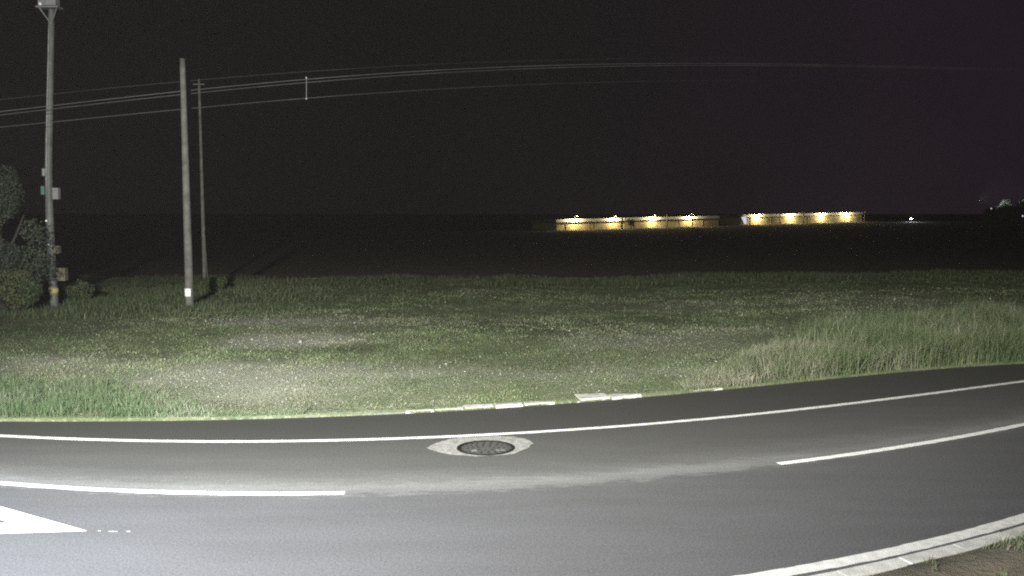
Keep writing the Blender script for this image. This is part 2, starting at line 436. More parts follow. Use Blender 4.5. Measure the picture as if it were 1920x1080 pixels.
fk = [((760, 774), (814, 772), .035, .10, .08, 'low kerb stone, first of the row at the left, thin white edge showing'),
      ((815, 772), (869, 769), .035, .09, .12, 'low kerb stone second from the left, thin white edge showing'),
      ((872, 769), (927, 765), .045, .24, .20, 'wide white kerb stone third from the left end of the row'),
      ((929, 765), (981, 761), .045, .20, .20, 'white kerb stone right of the wide one, fourth from the left'),
      ((983, 761), (1040, 757), .04, .27, .05, 'kerb stone half sunk under grass on its right end'),
      ((1042, 757), (1087, 753), .03, .05, .13, 'kerb stone mostly buried, thin edge left of the broadest stone'),
      ((1089, 753), (1145, 749), .055, .46, .40, 'largest and brightest kerb stone, a pale square block'),
      ((1147, 749), (1203, 744), .045, .36, .05, 'kerb stone right of the largest block, tapering into grass'),
      ((1300, 737), (1356, 731), .035, .22, .06, 'lone kerb stone showing at the right by the tall grass')]
for (a, c, h, dp, dp1, lab) in fk:
    kerb_stone(kx(*a), kx(*c), kerb_y, dp, h, lab, gr1, depth1=dp1)
x = kx(760, 774)
names = ['buried kerb stone just left of the first white edged stone', 'buried kerb stone, second left of the white edged row', 'buried kerb stone, third left of the white edged row', 'buried kerb stone, fourth left of the white edged row', 'buried kerb stone, fifth left of the white edged row']
for lab in names:
    kerb_stone(x - .56, x - .006, kerb_y, .05, .032, lab + ', only a dull rim visible', gr1).data.materials[0] = kdull; x -= .56
gr2 = 'kerb stones at the near edge of the road'
labs = ['near kerb stone cut off by the bottom of the photo beside the white line', 'near kerb stone second in the row counted from the bottom of the photo', 'near kerb stone in the middle of the visible row', 'near kerb stone by the dry weeds at the lower right', 'near kerb stone at the right edge of the photo']
xk = [2.45, 3.2, 3.95, 4.68, 5.38, 6.06]
for i in range(len(xk) - 1):
    kerb_stone(xk[i], xk[i + 1], near_y, .19, .045, labs[i], gr2, -.455).data.materials[0] = kpale

# ------------------------------------------------------------------ grass: real blades
def grass_material(name, transl=0.35):
    m = bpy.data.materials.new(name); m.use_nodes = True
    t = m.node_tree; b = t.nodes['Principled BSDF']; b.inputs['Roughness'].default_value = 0.7; b.inputs['Specular IOR Level'].default_value = 0.2
    a = N(t, 'ShaderNodeAttribute', attribute_name='tint'); t.links.new(a.outputs['Color'], b.inputs['Base Color'])
    tr = t.nodes.new('ShaderNodeBsdfTranslucent'); t.links.new(a.outputs['Color'], tr.inputs['Color'])
    ms = t.nodes.new('ShaderNodeMixShader'); ms.inputs[0].default_value = transl
    t.links.new(b.outputs[0], ms.inputs[1]); t.links.new(tr.outputs[0], ms.inputs[2])
    t.links.new(ms.outputs[0], t.nodes['Material Output'].inputs['Surface'])
    return m
gmat = grass_material('grass_blades')
PAL = np.array([[.075, .115, .042], [.10, .138, .056], [.13, .158, .076], [.17, .180, .105], [.225, .22, .15], [.30, .29, .22], [.09, .13, .085], [.18, .135, .095]])
PAL = PAL * .82 + PAL.mean(1, keepdims=True) * .18
def ground_z(x, y):
    return verge_height(x, y - kerb_y(x), y)
def blades(name, x, y, h, wd, tint, lean=0.35, bend=0.4, kind='stuff', z=None, parent=None):
    n = len(x); z = ground_z(x, y) - 0.01 if z is None else z
    a = rng.uniform(0, 2 * np.pi, n); la = rng.uniform(0, 2 * np.pi, n); ln = np.abs(rng.normal(0, lean, n)) * h
    dx, dy = np.cos(a) * wd / 2, np.sin(a) * wd / 2
    lx, ly = np.cos(la) * ln, np.sin(la) * ln
    b0 = np.stack([x - dx, y - dy, z], -1); b1 = np.stack([x + dx, y + dy, z], -1)
    mx_, my_, mz_ = x + lx * bend, y + ly * bend, z + h * 0.6
    m0 = np.stack([mx_ - dx * .75, my_ - dy * .75, mz_], -1); m1 = np.stack([mx_ + dx * .75, my_ + dy * .75, mz_], -1)
    tp = np.stack([x + lx, y + ly, z + h], -1)
    Vv = np.stack([b0, b1, m0, m1, tp], 1).reshape(-1, 3)
    i = np.arange(n)[:, None] * 5
    tri = np.stack([i + [0, 1, 3], i + [0, 3, 2], i + [2, 3, 4]], 1).reshape(-1, 3)
    c = np.repeat(tint, 5, 0)
    return np_mesh(name, Vv, tri, gmat, c)
def view_points(n, ymin, ymax, pw=1.0, xpad=1.05):
    """random ground points inside the visible wedge, denser nearby"""
    u = rng.uniform(0, 1, n); y = (ymin ** -pw + u * (ymax ** -pw - ymin ** -pw)) ** (-1 / pw)
    hw = y * 960 / F * xpad + 0.8
    return rng.uniform(-hw, hw), y
# short turf and clover
x, y = view_points(520000, 15.0, 46.5, 1.1)
s = y - kerb_y(x); ok = s > 0.06
x, y, s = x[ok], y[ok], s[ok]
pm = pale_map(x, y); tuf = fbm(x * 1.3, y * 1.3, 31)
keep = rng.uniform(0, 1, len(x)) < np.clip(0.25 + 1.5 * (tuf - 0.32), 0.08, 1) * (1 - 0.45 * pm)
x, y, s, pm, tuf = x[keep], y[keep], s[keep], pm[keep], tuf[keep]
h = rng.uniform(.015, .05, len(x)) * (0.5 + tuf * 1.2) * np.clip(s / .5, .5, 1)
wd = rng.uniform(.006, .016, len(x)) * np.clip(y / 20, .9, 2.2)
hue = fbm(x * .5, y * .5, 44)
idx = np.clip((rng.normal(0, 1.3, len(x)) + 1.0 + 5.0 * (hue - .45) + 3.2 * pm).astype(int), 0, 7)
idx = np.where(rng.uniform(0, 1, len(x)) < .05, rng.integers(4, 8, len(x)), idx)
patch = .62 + .95 * np.clip((fbm(x * .22, y * .30, 91, 3) - .3) / .4, 0, 1)
tint = PAL[idx] * rng.uniform(.75, 1.25, (len(x), 1)) * np.maximum(patch, .9 * pm + .4)[:, None]
tag(blades('grass', x, y, h, wd, tint, .7), kind='stuff')
# tall rank grass along the right-hand kerb
def rank(name, n, fx, fy, hfun, wide, idx_shift, lean=.3, keepf=None, tone=(1, 1, 1)):
    x = fx(n); y = kerb_y(x) + fy(n, x)
    d = fbm(x * 1.1, y * 1.1, 57)
    k = rng.uniform(0, 1, n) < np.clip((d - .28) * 3.2, .05, 1)
    if keepf is not None: k &= keepf(x, y)
    x, y, d = x[k], y[k], d[k]
    h = hfun(x, y) * rng.uniform(.45, 1.1, len(x)) * (.55 + .9 * d)
    hue = fbm(x * .7, y * .7, 63)
    ii = np.clip((rng.normal(0, 1.3, len(x)) + (idx_shift(x) if callable(idx_shift) else idx_shift) + 6 * (hue - .45)).astype(int), 0, 7)
    tint = PAL[ii] * rng.uniform(.75, 1.3, (len(x), 1)) * np.array(tone)
    return tag(blades(name, x, y, h, rng.uniform(.006, .013, len(x)) * wide, tint, lean, .3), kind='stuff')
rank('tall_grass', 60000, lambda n: rng.uniform(3.4, 16, n), lambda n, x: .05 + np.abs(rng.beta(1.0, 1.9, n)) * (.8 + 5.0 * np.clip((x - 3.4) / 5, 0, 1)),
     lambda x, y: .08 + .52 * np.clip((x - 3.6) / 5.0, 0, 1), 1.0, lambda x: 1.5 + 2.0 * np.exp(-((x - 5.2) / 1.5) ** 2), .55)
rank('tall_grass', 26000, lambda n: rng.uniform(-14, -3.6, n), lambda n, x: .08 + rng.beta(1.2, 1.5, n) * (0.4 + 2.6 * np.clip((-5.0 - x) / 3.0, 0, 1)),
     lambda x, y: .06 + .15 * np.clip((-4.6 - x) / 3.0, 0, 1), .8, 1.9, .7, tone=(1.0, 1.1, 1.12))
# seed stalks in the rank grass
x = 5.0 + 9 * rng.beta(1.6, 1.3, 420); y = kerb_y(x) + .3 + rng.uniform(.1, 1, 420) * (.6 + 3.6 * np.clip((x - 5) / 4, 0, 1))
tag(blades('seed_stalks', x, y, rng.uniform(.4, .9, 420) * (.5 + .5 * np.clip((x - 5) / 3, 0, 1)), np.full(420, .009), PAL[rng.integers(4, 6, 420)], .45, .25), kind='stuff')
# weeds on the bank where the grass ends and round the poles
n = 60000
x = rng.uniform(-32, 32, n); y = rng.normal(44.5, 1.6, n) + 1.5 * (vnoise(x * .2, x * 0, 9) - .5)
d = fbm(x * .35, y * .5, 71); k = rng.uniform(0, 1, n) < np.clip((d - .42) * 3.2, .03, .7); x, y, d = x[k], y[k], d[k]
ii = np.clip((rng.normal(0, 1.2, len(x)) + 1.6).astype(int), 0, 6)
tag(blades('weeds', x, y, rng.uniform(.06, .24, len(x)) * (.2 + 1.4 * d), rng.uniform(.015, .035, len(x)), PAL[ii] * rng.uniform(.35, .8, (len(x), 1)), .4), kind='stuff')
n = 26000
x = rng.normal(-15.0, 4.0, n); y = rng.normal(36.5, 4.5, n); d = fbm(x * .5, y * .5, 77); k = (rng.uniform(0, 1, n) < np.clip((d - .3) * 3, .05, 1)) & (y > 29) & (y < 47); x, y, d = x[k], y[k], d[k]
ii = np.clip((rng.normal(0, 1.2, len(x)) + 1.4).astype(int), 0, 7)
tag(blades('rough_grass', x, y, rng.uniform(.06, .28, len(x)) * (.4 + d), rng.uniform(.012, .025, len(x)), PAL[ii] * rng.uniform(.7, 1.2, (len(x), 1)), .4), kind='stuff')
# dry weeds on the near verge, lower right
x = rng.uniform(3.4, 7.2, 5000); y = near_y(x) - .47 - rng.uniform(0, 1, 5000) ** 1.3 * 1.6
d = fbm(x * 3, y * 3, 81); k = d > .60 - .22 * np.exp(-((x - 5.45) / .35) ** 2); x, y, d = x[k], y[k], d[k]
ii = np.clip((rng.normal(0, 1.4, len(x)) + 2.4).astype(int), 0, 7)
tag(blades('dry_weeds', x, y, rng.uniform(.03, .16, len(x)) * d * 1.6, rng.uniform(.004, .009, len(x)), PAL[ii], .6, z=np.full(len(x), .02)), kind='stuff')

# loose pale stones and dry leaf litter
peb = bpy.data.materials.new('pale_stones'); peb.use_nodes = True
t = peb.node_tree; a = N(t, 'ShaderNodeAttribute', attribute_name='tint'); t.links.new(a.outputs['Color'], t.nodes['Principled BSDF'].inputs['Base Color']); t.nodes['Principled BSDF'].inputs['Roughness'].default_value = .9
x, y = view_points(90000, 15.0, 44, 1.3)
s = y - kerb_y(x); pm = pale_map(x, y)
k = (s > .1) & (rng.uniform(0, 1, len(x)) < .02 + .75 * pm); x, y = x[k], y[k]
r = rng.gamma(1.6, .0040, len(x)) * np.clip(y / 20, .9, 2.0); z = ground_z(x, y) + r * .35
base = np.array([[1, 0, 0], [0, 1, 0], [-1, 0, 0], [0, -1, 0], [0, 0, .75], [0, 0, -.6]])
rot = rng.uniform(0, 2 * np.pi, len(x)); c, s_ = np.cos(rot), np.sin(rot)
sx = rng.uniform(.6, 1.5, len(x)); jit = rng.uniform(.7, 1.3, (len(x), 6, 3))
bb = base[None] * jit * r[:, None, None]; bb[:, :, 0] *= sx[:, None]
VX = bb[:, :, 0] * c[:, None] - bb[:, :, 1] * s_[:, None] + x[:, None]; VY = bb[:, :, 0] * s_[:, None] + bb[:, :, 1] * c[:, None] + y[:, None]; VZ = bb[:, :, 2] + z[:, None]
tri = np.array([[0, 1, 4], [1, 2, 4], [2, 3, 4], [3, 0, 4], [1, 0, 5], [2, 1, 5], [3, 2, 5], [0, 3, 5]])
ff = (np.arange(len(x))[:, None, None] * 6 + tri[None]).reshape(-1, 3)
pc = np.array([[.23, .24, .20], [.19, .20, .15], [.25, .26, .22], [.17, .18, .15], [.20, .19, .15], [.31, .31, .29]])[rng.integers(0, 6, len(x))]
tag(np_mesh('gravel', np.stack([VX, VY, VZ], -1).reshape(-1, 3), ff, peb, np.repeat(pc, 6, 0)), kind='stuff')

# ------------------------------------------------------------------ poles on the verge
wood = material('weathered_pole', (0.135, 0.135, 0.12), 0.85, (0.075, 0.075, 0.068), 3.0, 0.2, 0.4, 14)
steel = material('galvanised_steel', (0.30, 0.31, 0.31), 0.5, (0.18, 0.185, 0.185), 5.0, 0.4, 0, 10, 0.4)
greybox = material('grey_box', (0.25, 0.255, 0.27), 0.6, (0.17, 0.175, 0.18), 4.0)
tan = material('tan_box', (0.15, 0.135, 0.09), 0.7, (0.10, 0.09, 0.06), 5.0)
darkm = material('dark_metal', (0.05, 0.05, 0.05), 0.6, (0.03, 0.03, 0.03), 6.0)
white = material('white_reflective', (0.85, 0.85, 0.82), 0.35, None, emit=None)
porc = material('porcelain', (0.55, 0.56, 0.58), 0.25, (0.42, 0.43, 0.45), 6.0, 0.6)

def pole_shaft(base, top, r0, r1, mat, parent, n=14, segs=12, bow=None):
    mb = MB(); pts = [Vector((0, 0, -0.3)).lerp(top - base, 0) if k == 0 else Vector((0, 0, 0)).lerp(top - base, k / segs) for k in range(segs + 1)]
    if bow:                                          # an old pole that is not quite straight
        for k in range(1, segs + 1): pts[k].x += bow(k / segs)
    pts[0] = Vector((0, 0, -0.3))
    mb.tube(pts, [r0 + (r1 - r0) * k / segs for k in range(segs + 1)], n)
    return mb.build('shaft', mat, parent, True)

# middle pole with the white plate
Y2 = 33.2
b2p = at(356, 580, Y2); t2p = at(342, 110, Y2)
up = empty('utility_pole', b2p); tag(up, 'tapered bare utility pole with a white reflective plate near its foot', 'utility pole')
pole_shaft(b2p, t2p, .155, .095, wood, up)
pp = at(354.5, 548, Y2) - b2p
pl = MB(); rr = .158
for k in range(3):                                   # three upright bars on a curved plate
    a0 = -2.15 + k * .42; a1 = a0 + .34
    ring = [(pp.x + (rr + d) * math.cos(a), pp.y + (rr + d) * math.sin(a), z) for z in (pp.z - .13, pp.z + .13) for (d, a) in ((0, a0), (.006, a0), (.006, a1), (0, a1))]
    pl.hexa([ring[0], ring[1], ring[2], ring[3], ring[4], ring[5], ring[6], ring[7]])
plate_back = MB()
plate_back.tube([(pp.x, pp.y, pp.z - .15), (pp.x, pp.y, pp.z + .15)], rr - .003, 20)
plo = plate_back.build('plate', material('plate_backing', (0.6, 0.6, 0.57), 0.5, (0.5, 0.5, 0.48), 9.0), up, True)
pl.build('white_bar', white, plo)

# thin far pole
Y3 = 45.0
b3p = at(384, 530, Y3); t3p = at(373, 148, Y3)
b3p.z = float(ground_z(np.array([b3p.x]), np.array([Y3]))[0])
tp = empty('slim_pole', b3p); tag(tp, 'slim distant pole standing in weeds just right of the thicker bare pole', 'utility pole')
pole_shaft(b3p, t3p, .10, .055, wood, tp, 10)
mb = MB(); mb.tube([(.1, -.2, 2.4), (.9, -2.2, -.2)], .012, 6); mb.build('stay_wire', steel, tp)
mb = MB(); mb.tube([at(373, 158, Y3) - b3p + Vector((-.28, 0, 0)), at(373, 158, Y3) - b3p + Vector((.28, 0, 0))], .022, 8); mb.build('crossarm', steel, tp)

# left pole with boxes
Y1 = 33.0
pole_px = lambda py: float(np.interp(py, [-40, 0, 100, 200, 300, 380, 460, 530, 582], [97.5, 97, 95, 93, 91, 92, 95.5, 99.5, 103]))
b1p = at(103, 582, Y1); t1p = at(97, -40, Y1)
lp = empty('equipment_pole', b1p); tag(lp, 'tall pole at the left hung with small boxes, lit fixture at its top', 'utility pole')
pole_shaft(b1p, t1p, .15, .10, material('concrete_pole', (0.13, 0.132, 0.13), 0.6, (0.065, 0.066, 0.065), 2.0, 0.4, 0.3, 14), lp, segs=24,
           bow=lambda f: (pole_px(582 - 622 * f) - (103 - 6 * f)) * Y1 / F)
def rel(px, py, dy=0.0): return at(px, py, Y1) - b1p + Vector((0, dy, 0))
def pbox(name, px, py, wpx, hpx, mat, depth=.18, dy=-.05, lid=True):
    k = Y1 / F; mb = MB(); c = rel(px, py, dy)
    mb.box(c, (wpx * k, depth, hpx * k)); o = mb.build(name, mat, lp, False, .012)
    if lid:
        mb = MB(); mb.box(c + Vector((0, -depth / 2 - .006, 0)), (wpx * k * .8, .01, hpx * k * .8)); mb.build('lid', mat, o, False, .003)
    mb = MB(); axis = rel(0, py).z
    ax = Vector((rel(pole_px(py), py).x, 0, c.z)); mb.tube([ax, Vector((c.x, dy, c.z))], .025, 8); mb.build('bracket', steel, o)
    return o
pbox('junction_box', 107, 363, 11, 21, greybox)
pbox('small_box', 82.5, 357, 6, 16, material('green_box', (0.10, 0.19, 0.17), 0.6, (0.07, 0.14, 0.13), 4.0), .14, -.05, False)
pbox('meter_box', 108.5, 468, 10, 15, tan)
pbox('cabinet_box', 118, 514, 16, 24, tan, .25)
pbox('side_box', 84, 323, 6, 14, greybox, .12, -.03, False)
k = Y1 / F
mb = MB(); c = rel(pole_px(545), 545); mb.tube([c + Vector((0, 0, -.1)), c + Vector((0, 0, .1))], .165, 16); mb.build('band', material('yellow_band', (0.42, 0.38, 0.14), 0.6, (0.30, 0.27, 0.10), 6.0), lp, True)
for px, py in ((92.5, 414), (96.5, 459)):
    mb = MB(); c = rel(px, py, -.17); mb.tube([c, c + Vector((0, -.05, 0))], .035, 10); mb.build('reflector', white, lp)
mb = MB(); c = rel(98, 250); mb.tube([rel(pole_px(y_) - 1, y_, -.15 + (400 - y_) * 8e-5) for y_ in (400, 330, 260, 190, 120, 60, 30)], .022, 6); mb.build('conduit', steel, lp, True)
top = rel(97.5, 6)
mb = MB(); mb.box(top + Vector((0, -.22, .06)), (.62, .34, .42)); tb = mb.build('transformer', greybox, lp, False, .03)
for dx in (-.2, 0, .2):
    mb = MB(); q = top + Vector((dx, -.25, .27)); mb.tube([q, q + Vector((0, 0, .05)), q + Vector((0, 0, .07)), q + Vector((0, 0, .14)), q + Vector((0, 0, .2))], [.03, .05, .03, .05, .02], 10); mb.build('insulator', porc, tb, True)
mb = MB(); mb.tube([top + Vector((-.2, -.4, -.12)), top + Vector((-.2, -.45, -.12))], .05, 10); mb.build('gauge', white, tb)
mb = MB(); mb.box(top + Vector((0, -.2, -.2)), (.78, .42, .06)); mb.build('platform', steel, lp, False, .01)
mb = MB(); mb.tube([top + Vector((-.3, -.3, -.22)), top + Vector((0, -.1, -.75))], .02, 6); mb.tube([top + Vector((.3, -.3, -.22)), top + Vector((0, -.1, -.75))], .02, 6); mb.build('brace', steel, lp)

# ------------------------------------------------------------------ aerial cables
cab = material('cable_sheath', (0.115, 0.115, 0.12), 0.6, (0.06, 0.06, 0.06), 0.35, 0.3)
def cable(name, pix, hrel, r, label, away=26):
    """a cable led away and higher to the right, where distance dims it"""
    pts = []
    px = np.array([p[0] for p in pix], float); py = np.array([p[1] for p in pix], float)
    c = np.polyfit(px, py, 4)
    for X_ in np.linspace(-160, 2080, 90):
        Y_ = np.polyval(c, np.clip(X_, px[0], px[-1]))
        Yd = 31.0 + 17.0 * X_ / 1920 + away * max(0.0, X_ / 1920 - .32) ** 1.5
        p = at(X_, Y_, Yd); pts.append(p)
    mb = MB(); mb.tube(pts, r, 6)   # constant thickness, ever farther off to the right, shaped so its light fades
    return tag(mb.build(name, cab, None, True), label, 'cable', 'aerial cables crossing the sky')
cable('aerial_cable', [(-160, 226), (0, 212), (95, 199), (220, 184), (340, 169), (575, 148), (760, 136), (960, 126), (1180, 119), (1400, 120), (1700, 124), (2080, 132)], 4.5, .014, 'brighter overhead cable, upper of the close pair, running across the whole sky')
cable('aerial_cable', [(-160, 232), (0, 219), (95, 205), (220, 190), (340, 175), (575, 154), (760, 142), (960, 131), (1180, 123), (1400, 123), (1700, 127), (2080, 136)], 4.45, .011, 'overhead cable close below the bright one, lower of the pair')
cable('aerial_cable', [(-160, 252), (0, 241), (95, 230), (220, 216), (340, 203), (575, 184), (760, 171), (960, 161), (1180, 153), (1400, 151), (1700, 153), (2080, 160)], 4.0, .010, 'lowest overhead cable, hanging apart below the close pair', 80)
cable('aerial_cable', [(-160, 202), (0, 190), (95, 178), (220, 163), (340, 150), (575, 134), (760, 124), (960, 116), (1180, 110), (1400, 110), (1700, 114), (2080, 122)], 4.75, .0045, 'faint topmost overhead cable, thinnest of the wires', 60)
Ys = 31.0 + 17.0 * 574.5 / 1920
a, c = at(574.5, 146, Ys), at(574.5, 185, Ys)
mb = MB(); mb.tube([a, c], .010, 8); mb.box(a, (.05, .05, .05)); mb.box(c, (.05, .05, .05))
tag(mb.build('cable_spacer', steel), 'short upright spacer rod joining the cable pair to the lowest cable', 'spacer')

# ------------------------------------------------------------------ trees and bushes
leafm = grass_material('leaves', .25)
bark = material('bark', (0.055, 0.048, 0.038), 0.9, (0.03, 0.027, 0.02), 6.0, 0.1, 0.6, 20)
def crown(name, blobs, n, size, pal, parent, origin):
    """leaf-sized faces spread through several clumps; blobs are (centre, radii) relative to the thing"""
    C = np.array([bq[0] for bq in blobs]); Rr = np.array([bq[1] for bq in blobs]); vol = Rr.prod(1) ** .75
    pick = rng.choice(len(blobs), n, p=vol / vol.sum())
    d = rng.standard_normal((n, 3)); d /= np.linalg.norm(d, axis=1)[:, None]
    rad = rng.uniform(.25, 1, n) ** .45
    c = C[pick] + d * Rr[pick] * rad[:, None] * rng.uniform(.85, 1.15, (n, 1))
    a = rng.standard_normal((n, 3)); a /= np.linalg.norm(a, axis=1)[:, None]
    bb = np.cross(a, rng.standard_normal((n, 3))); bb /= np.linalg.norm(bb, axis=1)[:, None]
    s = size * rng.uniform(.5, 1.3, (n, 1))
    q = np.stack([c - a * s, c + bb * s * .45, c + a * s, c - bb * s * .45], 1).reshape(-1, 3)
    tone = pal[rng.integers(0, len(pal), len(blobs))][pick] * rng.uniform(.7, 1.3, (n, 1))
    o = np_mesh(name, q, np.arange(n * 4).reshape(-1, 4), leafm, np.repeat(tone, 4, 0)); o.parent = parent
    return o
LP = np.array([[.040, .062, .030], [.052, .075, .034], [.034, .052, .028], [.065, .082, .040]])
# big dark tree at the left edge
tb_ = P(2, 590); tb_.z = 0.05
tr = empty('leafy_tree', tb_); tag(tr, 'tall dark leafy tree at the left edge beside the pole with boxes', 'tree')
mb = MB(); mb.tube([(0, 0, -.2), (.05, 0, 1.2), (-.05, .1, 2.6), (.1, 0, 4.4), (.0, 0, 5.6)], [.22, .18, .15, .10, .04], 10)
mb.tube([(0, .05, 1.6), (.7, -.2, 2.6), (1.1, -.3, 3.4)], [.08, .05, .02], 8); mb.tube([(0, .05, 1.4), (-.8, .2, 2.6), (-1.3, .2, 3.2)], [.09, .06, .02], 8)
mb.tube([(.05, .0, 1.0), (.5, -.5, 1.5), (1.0, -.7, 1.6)], [.07, .05, .02], 8)
mb.build('trunk', bark, tr, True)
bl = []
for k in range(34):
    z = random.uniform(.4, 5.2) ** 1.0; rad = 1.7 * (1 - (z / 6.0) ** 1.3) + .15; a = random.uniform(0, 6.28); q = random.uniform(.2, 1) * rad
    s = random.uniform(.28, .55)
    bl.append(((q * math.cos(a), q * math.sin(a), z), (s, s, s * random.uniform(.9, 1.5))))
bl += [((q_, -.25 - .3 * random.random(), z_), (.42, .3, .4)) for q_, z_ in ((1.35, .9), (1.55, 1.4), (1.45, 1.9), (1.6, 2.4), (1.4, 2.9), (1.75, 1.7))]
crown('crown', bl, 20000, .05, LP * .8 + .03, tr, tb_)  # grey put into the leaf colour for a hazy look
# bushes
def bush(px, py, Y, wid, hgt, n, label, pal, name='bush', size=.05):
    b = at(px, py, Y); b.z = float(ground_z(np.array([b.x]), np.array([Y]))[0]) if Y < 47 else -.3
    r = empty(name, b); tag(r, label, 'bush')
    mb = MB()
    for k in range(5):
        a = random.uniform(0, 6.28); mb.tube([(0, 0, -.05), (.25 * wid * math.cos(a), .25 * wid * math.sin(a), hgt * .45), (.4 * wid * math.cos(a), .4 * wid * math.sin(a), hgt * .8)], [.03, .02, .008], 6)
    mb.build('stems', bark, r)
    bl = []
    for k in range(12):
        a = random.uniform(0, 6.28); q = random.uniform(0, .38) * wid; z = random.uniform(.25, .8) * hgt; s = random.uniform(.14, .24) * wid
        bl.append(((q * math.cos(a), q * math.sin(a), z), (s, s, min(s, z * .8 + .05))))
    crown('foliage', bl, n, size, pal, r, b)
    return r
GP = np.array([[.06, .085, .036], [.075, .10, .045], [.10, .115, .055], [.05, .07, .032]])
bush(408, 556, 39.5, 1.2, .6, 3200, 'low weedy bush at the foot of the slim pole', GP)
bush(38, 598, 31.0, 1.7, 1.7, 7000, 'rounded bush in front of the tall leafy tree at the left edge', GP)
bush(150, 572, 35.0, 1.3, .7, 3000, 'small scrubby bush just right of the pole with boxes', GP)

# ------------------------------------------------------------------ far sheds with lamps over their walls
ZB = -1.15
pA, pB = P(1045, 432, ZB), SHED_B
slope = SHED_SLOPE
dirv = (pB - pA); dirv.z = 0; dirv.normalize(); nv = Vector((dirv.y, -dirv.x, 0))      # nv faces the camera side
if nv.y > 0: nv = -nv
def along(px):
    """distance along the row of sheds seen at photo column px"""
    k = (px - 960) / F / (math.cos(TH))      # x / y, nearly constant in height for far things
    k = (px - 960) / F * 1.0033
    return (pA.x - k * pA.y) / (k * dirv.y - dirv.x)
wallm = material('ochre_plaster', (0.52, 0.43, 0.23), 0.9, (0.28, 0.22, 0.11), 0.35, 0.2, 0.3, 2.0, contrast=(.38, .62))
fasc = material('pale_fascia', (0.70, 0.68, 0.60), 0.6, (0.52, 0.50, 0.42), 0.4)
roofm = material('sheet_roof', (0.16, 0.15, 0.14), 0.7, (0.11, 0.10, 0.10), 0.5)
def oriented(mb, s0, s1, n0, n1, z0, z1):
    """box between distances s0..s1 along the row and n0..n1 out of its face"""
    pts = []
    for z in (z0, z1):
        for s, n in ((s0, n0), (s1, n0), (s1, n1), (s0, n1)):
            q = pA + dirv * s + nv * n; pts.append((q.x, q.y, z + s * slope))
    mb.hexa(pts)
def shed(px0, px1, wall_h, label, zoff=0.0):
    s0, s1 = along(px0), along(px1); org = pA + dirv * s0
    r = empty('shed', (org.x, org.y, ZB)); tag(r, label, 'shed', 'long low sheds across the field')
    inv = Vector((-org.x, -org.y, -ZB))
    def put(mb, name, mat, bevel=0.0):
        for v in mb.bm.verts: v.co += inv
        return mb.build(name, mat, r, False, bevel)
    mb = MB(); oriented(mb, s0, s1, -12, 0, ZB - .3, ZB + wall_h); wl = put(mb, 'wall', wallm)
    mb = MB(); oriented(mb, s0 - .3, s1 + .3, .003, .38, ZB + wall_h, ZB + wall_h + .22); put(mb, 'gutter', darkm)
    mb = MB(); oriented(mb, s0 - .2, s1 + .2, -.3, .12, ZB + wall_h + .223, ZB + wall_h + 1.0); put(mb, 'fascia', fasc)
    mb = MB(); oriented(mb, s0 - .3, s1 + .3, -12.3, -.303, ZB + wall_h + .003, ZB + wall_h + .75); put(mb, 'roof', roofm)
    st = s0 + 3
    while st < s1 - 2:
        mb = MB(); oriented(mb, st, st + .25, .003, .14, ZB - .1, ZB + wall_h - .003); put(mb, 'pilaster', wallm); st += 9.0
    return r
shed(1043, 1163, 2.0, 'nearest and leftmost of the lit ochre sheds, brightest wall')
shed(1169, 1345, 2.05, 'middle lit ochre shed with two dark posts in front')
shed(1391, 1612, 2.2, 'farthest lit ochre shed at the right, four lamps along it')
def wall_lamp(px, py, label, power):
    s = along(px); base = pA + dirv * s; ZL = ZB + s * slope
    Yd = base.y; hz = at(px, py, Yd).z
    r = empty('lamp', (base.x, base.y, ZL)); tag(r, label, 'lamp', 'lamps over the far sheds')
    q = nv * 1.35
    mb = MB(); mb.tube([(nv * .14) + Vector((0, 0, 2.9)), nv * .3 + Vector((0, 0, hz - ZL - .1)), q + Vector((0, 0, hz - ZL))], .05, 6); mb.build('bracket', darkm, r)
    mb = MB(); c = q + Vector((0, 0, hz - ZL)); mb.tube([c + Vector((0, 0, -.08)), c + Vector((0, 0, .05)), c + Vector((0, 0, .28))], [.26, .2, .06], 10); mb.build('hood', material('lamp_hood', (.5, .48, .4), .5, (.4, .38, .3), 3.0), r)
    mb = MB(); mb.tube([c + Vector((0, 0, -.30)), c + Vector((0, 0, -.083))], [.08, .15], 10); mb.build('bulb', material('lamp_glow', (1, .9, .6), .5, None, emit=(1, .86, .5, 3.0)), r)
    l = bpy.data.lights.new('lamp_light', 'POINT'); l.energy = power; l.color = (1.0, .87, .52); l.shadow_soft_size = .2
    lo = bpy.data.objects.new('lamp_light', l); col.objects.link(lo); lo.parent = r
    lo.location = c + Vector((0, 0, -.8))
lamps = [(1076, 404, 'first lamp from the left, over the nearest shed'), (1148, 404, 'second lamp from the left, near the right end of the nearest shed'), (1221, 403, 'third lamp from the left, first over the middle shed'), (1290, 401, 'fourth lamp from the left, last over the middle shed'),
         (1416, 401, 'fifth lamp from the left, first over the farthest shed'), (1478, 400, 'sixth lamp from the left, second over the farthest shed'), (1536, 399, 'seventh lamp from the left, third over the farthest shed'), (1582, 398, 'last lamp at the right end of the farthest shed')]
for i, (px, py, lab) in enumerate(lamps):
    wall_lamp(px, py, lab, [2100, 1500, 1800, 1900, 1600, 1900, 1800, 2000][i])
